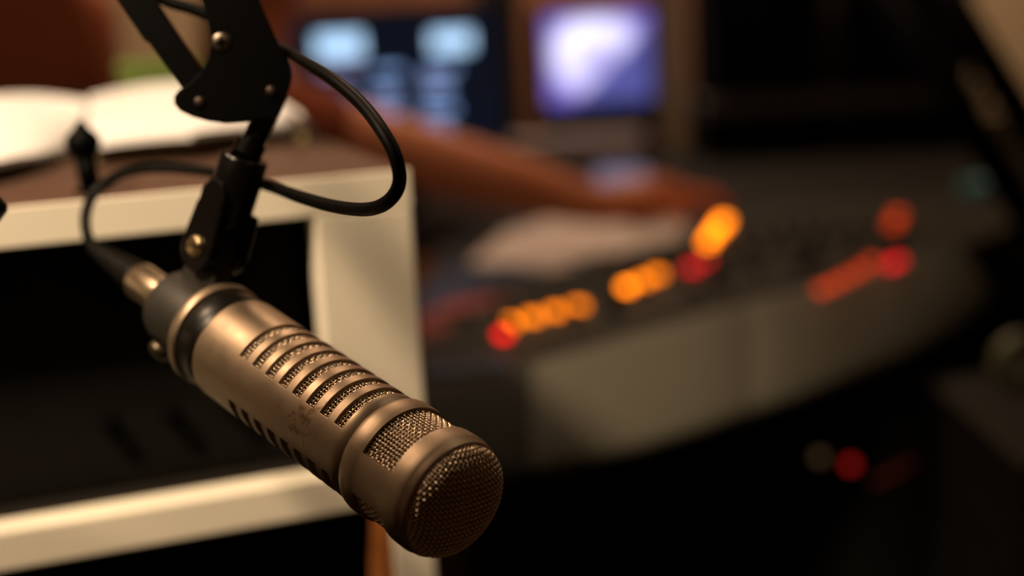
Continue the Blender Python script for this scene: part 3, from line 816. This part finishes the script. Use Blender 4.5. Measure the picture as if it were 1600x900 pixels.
# ------------------------------------------------------------------ dark racks to the right
sh = thing('equipment_shelf', (0.72, 3.45, 0.801), 'low dark brown shelf carrying black audio units', 'shelf')
finish('board', sbox(0.455, 1.10, 3.25, 3.62, 0.905, 0.94).mesh(), M_SHELF, sh, bevel=0.003)
finish('back_panel', sbox(0.455, 1.10, 3.605, 3.62, 0.801, 0.9048).mesh(), M_SHELF, sh)
for x in (0.455, 0.765, 1.075):
    finish('support', sbox(x, x + .025, 3.27, 3.60, 0.801, 0.9048).mesh(), M_RACK, sh, bevel=0.002)
def audio(x0, x1, z0, z1, y0, lab):
    t = thing('audio_unit', ((x0 + x1) / 2, y0 + .15, z0), lab, 'audio unit', 'black audio units on the brown shelf')
    finish('case', sbox(x0, x1, y0 + .0042, y0 + .28, z0, z1).mesh(), M_RACK, t, bevel=0.003)
    finish('front_panel', sbox(x0 + .002, x1 - .002, y0, y0 + .004, z0 + .002, z1 - .002).mesh(), M_BLACK, t, bevel=0.001)
    for k in range(3):
        finish('dial', G().lathe([(0, .012), (.012, .010)], 20, frame_to((x0 + .05 + .05 * k, y0, (z0 + z1) / 2), (0, -1, 0))).mesh(), M_RACK, t)
audio(0.47, 0.74, 0.9405, 1.04, 3.28, 'black audio unit on the brown shelf, beside the beige hutch side')
audio(0.47, 0.74, 1.0405, 1.22, 3.28, 'tall black audio unit stacked beside the beige hutch side')
audio(0.78, 1.08, 0.9405, 1.10, 3.28, 'black audio unit on the brown shelf, farther from the hutch')
audio(0.78, 1.08, 1.1005, 1.26, 3.28, 'black audio unit stacked on the right end of the shelf')

# ------------------------------------------------------------------ second boom arm at the right
b2 = thing('boom_arm', (1.3, 2.31, 0.801), 'thick black boom arm crossing the tan wall at the right', 'boom arm')
pA, pB = P(1405, -60, 1.9), P(1700, 420, 1.9)
off = camdir(0.85, -0.52, 0) * 0.040
for sgn in (-1, 1):
    finish('arm_tube', G().tube([pA + off * sgn * .8, pB + off * sgn * .8], 0.022, 20).mesh(), M_BLACK, b2, smooth=True)
spg = []
for k in range(160):
    t = k / 159; an = k * 0.9
    ax = (pB - pA).normalized(); n1 = camdir(0, 0, 1)
    spg.append(pA.lerp(pB, 0.1 + 0.8 * t) + off.normalized() * 0.010 * math.cos(an) + n1 * 0.010 * math.sin(an))
finish('spring', G().tube(spg, 0.002, 6).mesh(), M_BLACK, b2, smooth=True)
finish('elbow', G().lathe([(-.03, .05), (.03, .05)], 32, frame_to(pB, camdir(0, 0, 1))).mesh(), M_BLACK, b2, bevel=0.004)
qB = Vector((1.02, pB.y + .35, 0.801))
finish('lower_tube', G().tube([pB, Vector((qB.x, qB.y, 0.86))], 0.02, 16).mesh(), M_BLACK, b2, smooth=True)
finish('base', G().lathe([(0, .07), (.05, .06), (.07, .03)], 32, Matrix.Translation(qB)).mesh(), M_BLACK, b2, bevel=0.003)

# teal cup
cup_p = H(1525, 322, 0.801)
cup = thing('teal_cup', cup_p, 'small teal cup standing on the desk by the black boom arm', 'cup')
finish('cup_body', G().lathe([(0, .018), (.004, .022), (.045, .026), (.046, .024), (.006, .019)], 32, Matrix.Translation(cup_p)).mesh(), M_TEAL, cup, smooth=True)
hp_ = [cup_p + Vector((.024 + .016 * math.sin(PI * k / 8), 0, .012 + .026 * k / 8)) for k in range(9)]
finish('handle', G().tube(hp_, 0.003, 8).mesh(), M_TEAL, cup, smooth=True)

# side cabinet and tape at the right edge, lights under the desk
sd = thing('side_cabinet', (0.80, 1.62, 0), 'low black side cabinet at right beside the console', 'cabinet')
finish('carcass', sbox(0.50, 1.00, 1.34, 1.66, 0.0, 0.71).mesh(), M_DARK, sd, bevel=0.004)
finish('cabinet_top', sbox(0.495, 1.005, 1.335, 1.665, 0.7102, 0.73).mesh(), M_DARK, sd, bevel=0.003)
tp = Vector((0.600, 1.632, 0.7302))
tr_ = thing('tape_roll', tp, 'pale green tape roll standing on the low side cabinet', 'tape')
g = G()
tm = frame_to(tp + Vector((0.0, 0, 0.018)), Vector((0.3, -1, 0)))
finish('roll', G().lathe([(-.009, .010), (-.009, .0375), (.009, .0375), (.009, .010), (-.009, .010)], 40, tm, caps=False).mesh(), M_PALE, tr_, bevel=0.001)

cu = thing('computer_tower', (0.40, 1.80, 0.0), 'black computer case under the console with a red light', 'computer')
T0 = P(1330, 727, 1.72)
finish('case', G().box(Vector((T0.x - .16, T0.y + .003, 0.0)), (0.25, 0, 0), (0, 0.10, 0), (0, 0, T0.z + .05)).mesh(), M_RACK, cu, bevel=0.004)
finish('power_light', G().lathe([(0, .0065), (.003, .0055)], 20, frame_to(T0 + Vector((0, .003, 0)), (0, -1, 0))).mesh(), emis('power_red', (1.0, .03, .02), 0.5), cu, label='red power light')
T1 = P(1281, 714, 1.72)
finish('power_light', G().lathe([(0, .0065), (.003, .0055)], 20, frame_to(Vector((T1.x, T0.y + .003, T1.z)), (0, -1, 0))).mesh(), emis('power_amber', (1.0, .55, .25), 0.10), cu, label='dim amber light')
wr_ = [P(1372, 765, 1.70), P(1395, 752, 1.70), P(1420, 738, 1.70), P(1436, 728, 1.70)]
tag(finish('red_streak', G().tube(smoothpath([w - Vector((0, .0, 0)) for w in [Vector((p.x, T0.y - .003, p.z)) for p in wr_]]), 0.0035, 8).mesh(), M_RED, smooth=True), 'short dark red streak across the computer case front', 'cable')  # thin dark red tube laid slantwise over the case front

# ------------------------------------------------------------------ rust leather chair at upper left
ch = thing('office_chair', (-0.80, 2.15, 0), 'rust brown high-backed leather chair behind the open book', 'chair')
def rounded(w, h, r, n=8):
    pts = []
    for cx, cz, a0 in ((w / 2 - r, h - r, 0), (-w / 2 + r, h - r, 90), (-w / 2 + r, r, 180), (w / 2 - r, r, 270)):
        for k in range(n + 1):
            an = math.radians(a0 + 90 * k / n); pts.append((cx + r * math.cos(an), cz + r * math.sin(an)))
    return pts
bp_ = rounded(0.46, 0.72, 0.10)
finish('backrest', G().prism([(-0.80 + x, 2.12, 0.58 + z) for x, z in bp_], (0, 0.09, 0)).mesh(), M_LEATHER, ch, smooth=False, bevel=0.03, segs=4)
finish('seat', G().prism([(-0.80 + x, 2.12 + y, 0.44) for x, y in rounded(0.48, 0.46, 0.08)], (0, 0, 0.09)).mesh(), M_LEATHER, ch, bevel=0.025, segs=3)
finish('gas_post', G().tube([(-0.80, 2.35, 0.10), (-0.80, 2.35, 0.439)], 0.03, 20).mesh(), M_BLACK, ch)
for k in range(5):
    an = k * 2 * PI / 5 + .3; e = Vector((-0.80 + .27 * math.cos(an), 2.35 + .27 * math.sin(an), 0.06))
    lg = finish('leg', G().tube([(-0.80, 2.35, 0.10), e], [0.028, 0.018], 10).mesh(), M_BLACK, ch)
    finish('caster', G().lathe([(-.02, .029), (.02, .029)], 20, frame_to((e.x, e.y, 0.030), (-math.sin(an), math.cos(an), 0))).mesh(), M_BLACK, lg, bevel=0.004)

# ------------------------------------------------------------------ person
def skin(name, nodes, edges, m, parent, root=0, sub=2, label=None):
    me = bpy.data.meshes.new(name); me.from_pydata([tuple(n[0]) for n in nodes], edges, [])
    o = bpy.data.objects.new(name, me); COL.objects.link(o)
    md = o.modifiers.new('skin', 'SKIN'); md.use_smooth_shade = True
    sv = me.skin_vertices[0].data if me.skin_vertices else None
    if sv is None:
        bm = bmesh.new(); bm.from_mesh(me); bm.verts.layers.skin.verify(); bm.to_mesh(me); bm.free(); sv = me.skin_vertices[0].data
    for i, n in enumerate(nodes):
        r = n[1]; sv[i].radius = r if isinstance(r, tuple) else (r, r); sv[i].use_root = (i == root)
    s2 = o.modifiers.new('sub', 'SUBSURF'); s2.levels = sub; s2.render_levels = sub
    bpy.context.view_layer.update()
    ev = o.evaluated_get(bpy.context.evaluated_depsgraph_get())
    m2 = bpy.data.meshes.new_from_object(ev)
    bpy.data.objects.remove(o)
    m2.materials.clear()
    return finish(name, m2, m, parent, True, True, label=label)


per = thing('person', (-0.42, 2.12, 0), 'seated person in rust shirt reaching a bare forearm over the console', 'person')
V = Vector
sh_r = V((-0.325, 1.99, 1.062)); el = P(728, 266, 2.05); wr = P(930, 322, 2.12)
hd0 = P(990, 315, 2.15); kn_ = P(1058, 302, 2.20)
N = [(V((-0.43, 2.13, 0.56)), (0.135, 0.12)),       # 0 pelvis
     (V((-0.42, 2.12, 0.74)), (0.12, 0.10)),       # 1 waist
     (V((-0.40, 2.11, 0.95)), (0.125, 0.12)),      # 2 chest
     (V((-0.385, 2.10, 1.07)), (0.11, 0.10)),      # 3 upper chest
     (V((-0.375, 2.10, 1.16)), 0.055),             # 4 neck
     (V((-0.345, 2.10, 1.245)), (0.07, 0.078)),    # 5 jaw
     (V((-0.350, 2.10, 1.335)), (0.085, 0.095)),   # 6 skull
     (V((-0.350, 2.10, 1.40)), (0.05, 0.06)),      # 7 crown
     (sh_r, 0.058),                                # 8
     (el, 0.050), (el.lerp(wr, 0.3), 0.049), (wr, 0.031),   # 9 10 11
     (hd0, (0.022, 0.036)), (kn_, (0.019, 0.038)),   # 12 palm 13 knuckles
     (V((-0.39, 2.27, 1.06)), 0.056), (V((-0.36, 2.36, 0.86)), 0.044), (V((-0.24, 2.34, 0.68)), 0.028), (V((-0.17, 2.33, 0.655)), (0.016, 0.034)),  # 14-17 left arm
     (V((-0.42, 2.04, 0.54)), 0.090), (V((0.00, 2.04, 0.54)), 0.062), (V((0.02, 2.04, 0.10)), 0.040), (V((0.12, 2.04, 0.045)), 0.035),  # 18-21
     (V((-0.42, 2.24, 0.54)), 0.090), (V((0.00, 2.24, 0.54)), 0.062), (V((0.02, 2.24, 0.10)), 0.040), (V((0.12, 2.24, 0.045)), 0.035)]
E_ = [(0, 1), (1, 2), (2, 3), (3, 4), (4, 5), (5, 6), (6, 7), (3, 8), (8, 9), (9, 10), (10, 11), (11, 12), (12, 13), (3, 14), (14, 15), (15, 16), (16, 17),
      (0, 18), (18, 19), (19, 20), (20, 21), (0, 22), (22, 23), (23, 24), (24, 25)]
# fingers of the right hand
fdir = (P(1165, 316, 2.29) - kn_).normalized(); fs = V((fdir.y, -fdir.x, 0)).normalized()
for k, (o_, L_) in enumerate(((-0.030, 0.062), (-0.010, 0.075), (0.010, 0.080), (0.029, 0.072))):
    b0 = kn_ - fs * o_ + fdir * 0.012
    i0 = len(N)
    N += [(b0, 0.0095), (b0 + fdir * L_ * .45 - fs * o_ * .15 + V((0, 0, 0.006)), 0.0088), (b0 + fdir * L_ * .78 - fs * o_ * .25 + V((0, 0, -0.004)), 0.0080), (b0 + fdir * L_ - fs * o_ * .3 + V((0, 0, -0.014)), 0.0066)]
    E_ += [(13, i0), (i0, i0 + 1), (i0 + 1, i0 + 2), (i0 + 2, i0 + 3)]
i0 = len(N)
N += [(hd0 + fs * 0.030 + fdir * .012, 0.0115), (hd0 + fs * 0.052 + fdir * 0.040 + V((0, 0, -.006)), 0.0098), (hd0 + fs * 0.058 + fdir * 0.068 + V((0, 0, -.012)), 0.0078)]
E_ += [(12, i0), (i0, i0 + 1), (i0 + 1, i0 + 2)]
# nose
i0 = len(N); N += [(V((-0.255, 2.10, 1.29)), 0.012)]; E_ += [(5, i0)]
body = skin('body', N, E_, M_SKIN, per)
SN = [(V((-0.43, 2.13, 0.56)), (0.145, 0.135)), (V((-0.42, 2.12, 0.74)), (0.135, 0.125)), (V((-0.40, 2.11, 0.95)), (0.137, 0.135)), (V((-0.385, 2.10, 1.07)), (0.125, 0.115)), (V((-0.378, 2.10, 1.13)), 0.066),
      (sh_r, 0.070), (sh_r.lerp(el, 0.45), 0.060), (V((-0.39, 2.27, 1.06)), 0.068), (V((-0.375, 2.32, 0.95)), 0.058)]
skin('shirt', SN, [(0, 1), (1, 2), (2, 3), (3, 4), (3, 5), (5, 6), (3, 7), (7, 8)], M_SHIRT, per, label='rust coloured shirt')
TN = [(V((-0.43, 2.13, 0.60)), (0.16, 0.13))] + [(N[i][0], N[i][1] + 0.012) for i in (18, 19, 20, 22, 23, 24)]
skin('trousers', TN, [(0, 1), (1, 2), (2, 3), (0, 4), (4, 5), (5, 6)], M_JEANS, per, label='dark trousers')
HN = [(V((-0.375, 2.10, 1.34)), (0.092, 0.100)), (V((-0.365, 2.10, 1.405)), (0.062, 0.07)), (V((-0.415, 2.10, 1.25)), (0.045, 0.06))]
skin('hair', HN, [(0, 1), (0, 2)], M_HAIR, per, label='short dark hair')
def ball(name, c, rx, ry, rz, m, label=None):
    pr = [(-math.cos(PI * k / 12), max(1e-3, math.sin(PI * k / 12))) for k in range(13)]
    Mx = Matrix.Translation(c) @ Matrix.Diagonal((rx, ry, rz, 1))
    return finish(name, G().lathe(pr, 20, Mx).mesh(), m, per, True, True, label=label)
for sy in (-1, 1):
    ball('eye', V((-0.268, 2.10 + sy * 0.031, 1.318)), 0.011, 0.013, 0.011, M_PAPER, 'white of the eye')
    ball('ear', V((-0.352, 2.10 + sy * 0.094, 1.300)), 0.018, 0.010, 0.030, M_SKIN)
ball('mouth', V((-0.278, 2.10, 1.248)), 0.009, 0.024, 0.006, mat('lips', (0.35, 0.09, 0.06), 0.5), 'reddish lips')
stl = thing('stool', (-0.43, 2.13, 0), 'black stool under the seated person', 'stool')
finish('seat', G().lathe([(0, .17), (.03, .18), (.05, .16)], 40, Matrix.Translation((-0.43, 2.13, 0.375))).mesh(), M_BLACK, stl, smooth=False)
finish('post', G().tube([(-0.43, 2.13, 0.02), (-0.43, 2.13, 0.376)], 0.03, 20).mesh(), M_BLACK, stl)
finish('base', G().lathe([(0, .17), (.015, .17), (.03, .04)], 40, Matrix.Translation((-0.43, 2.13, 0.0))).mesh(), M_BLACK, stl)
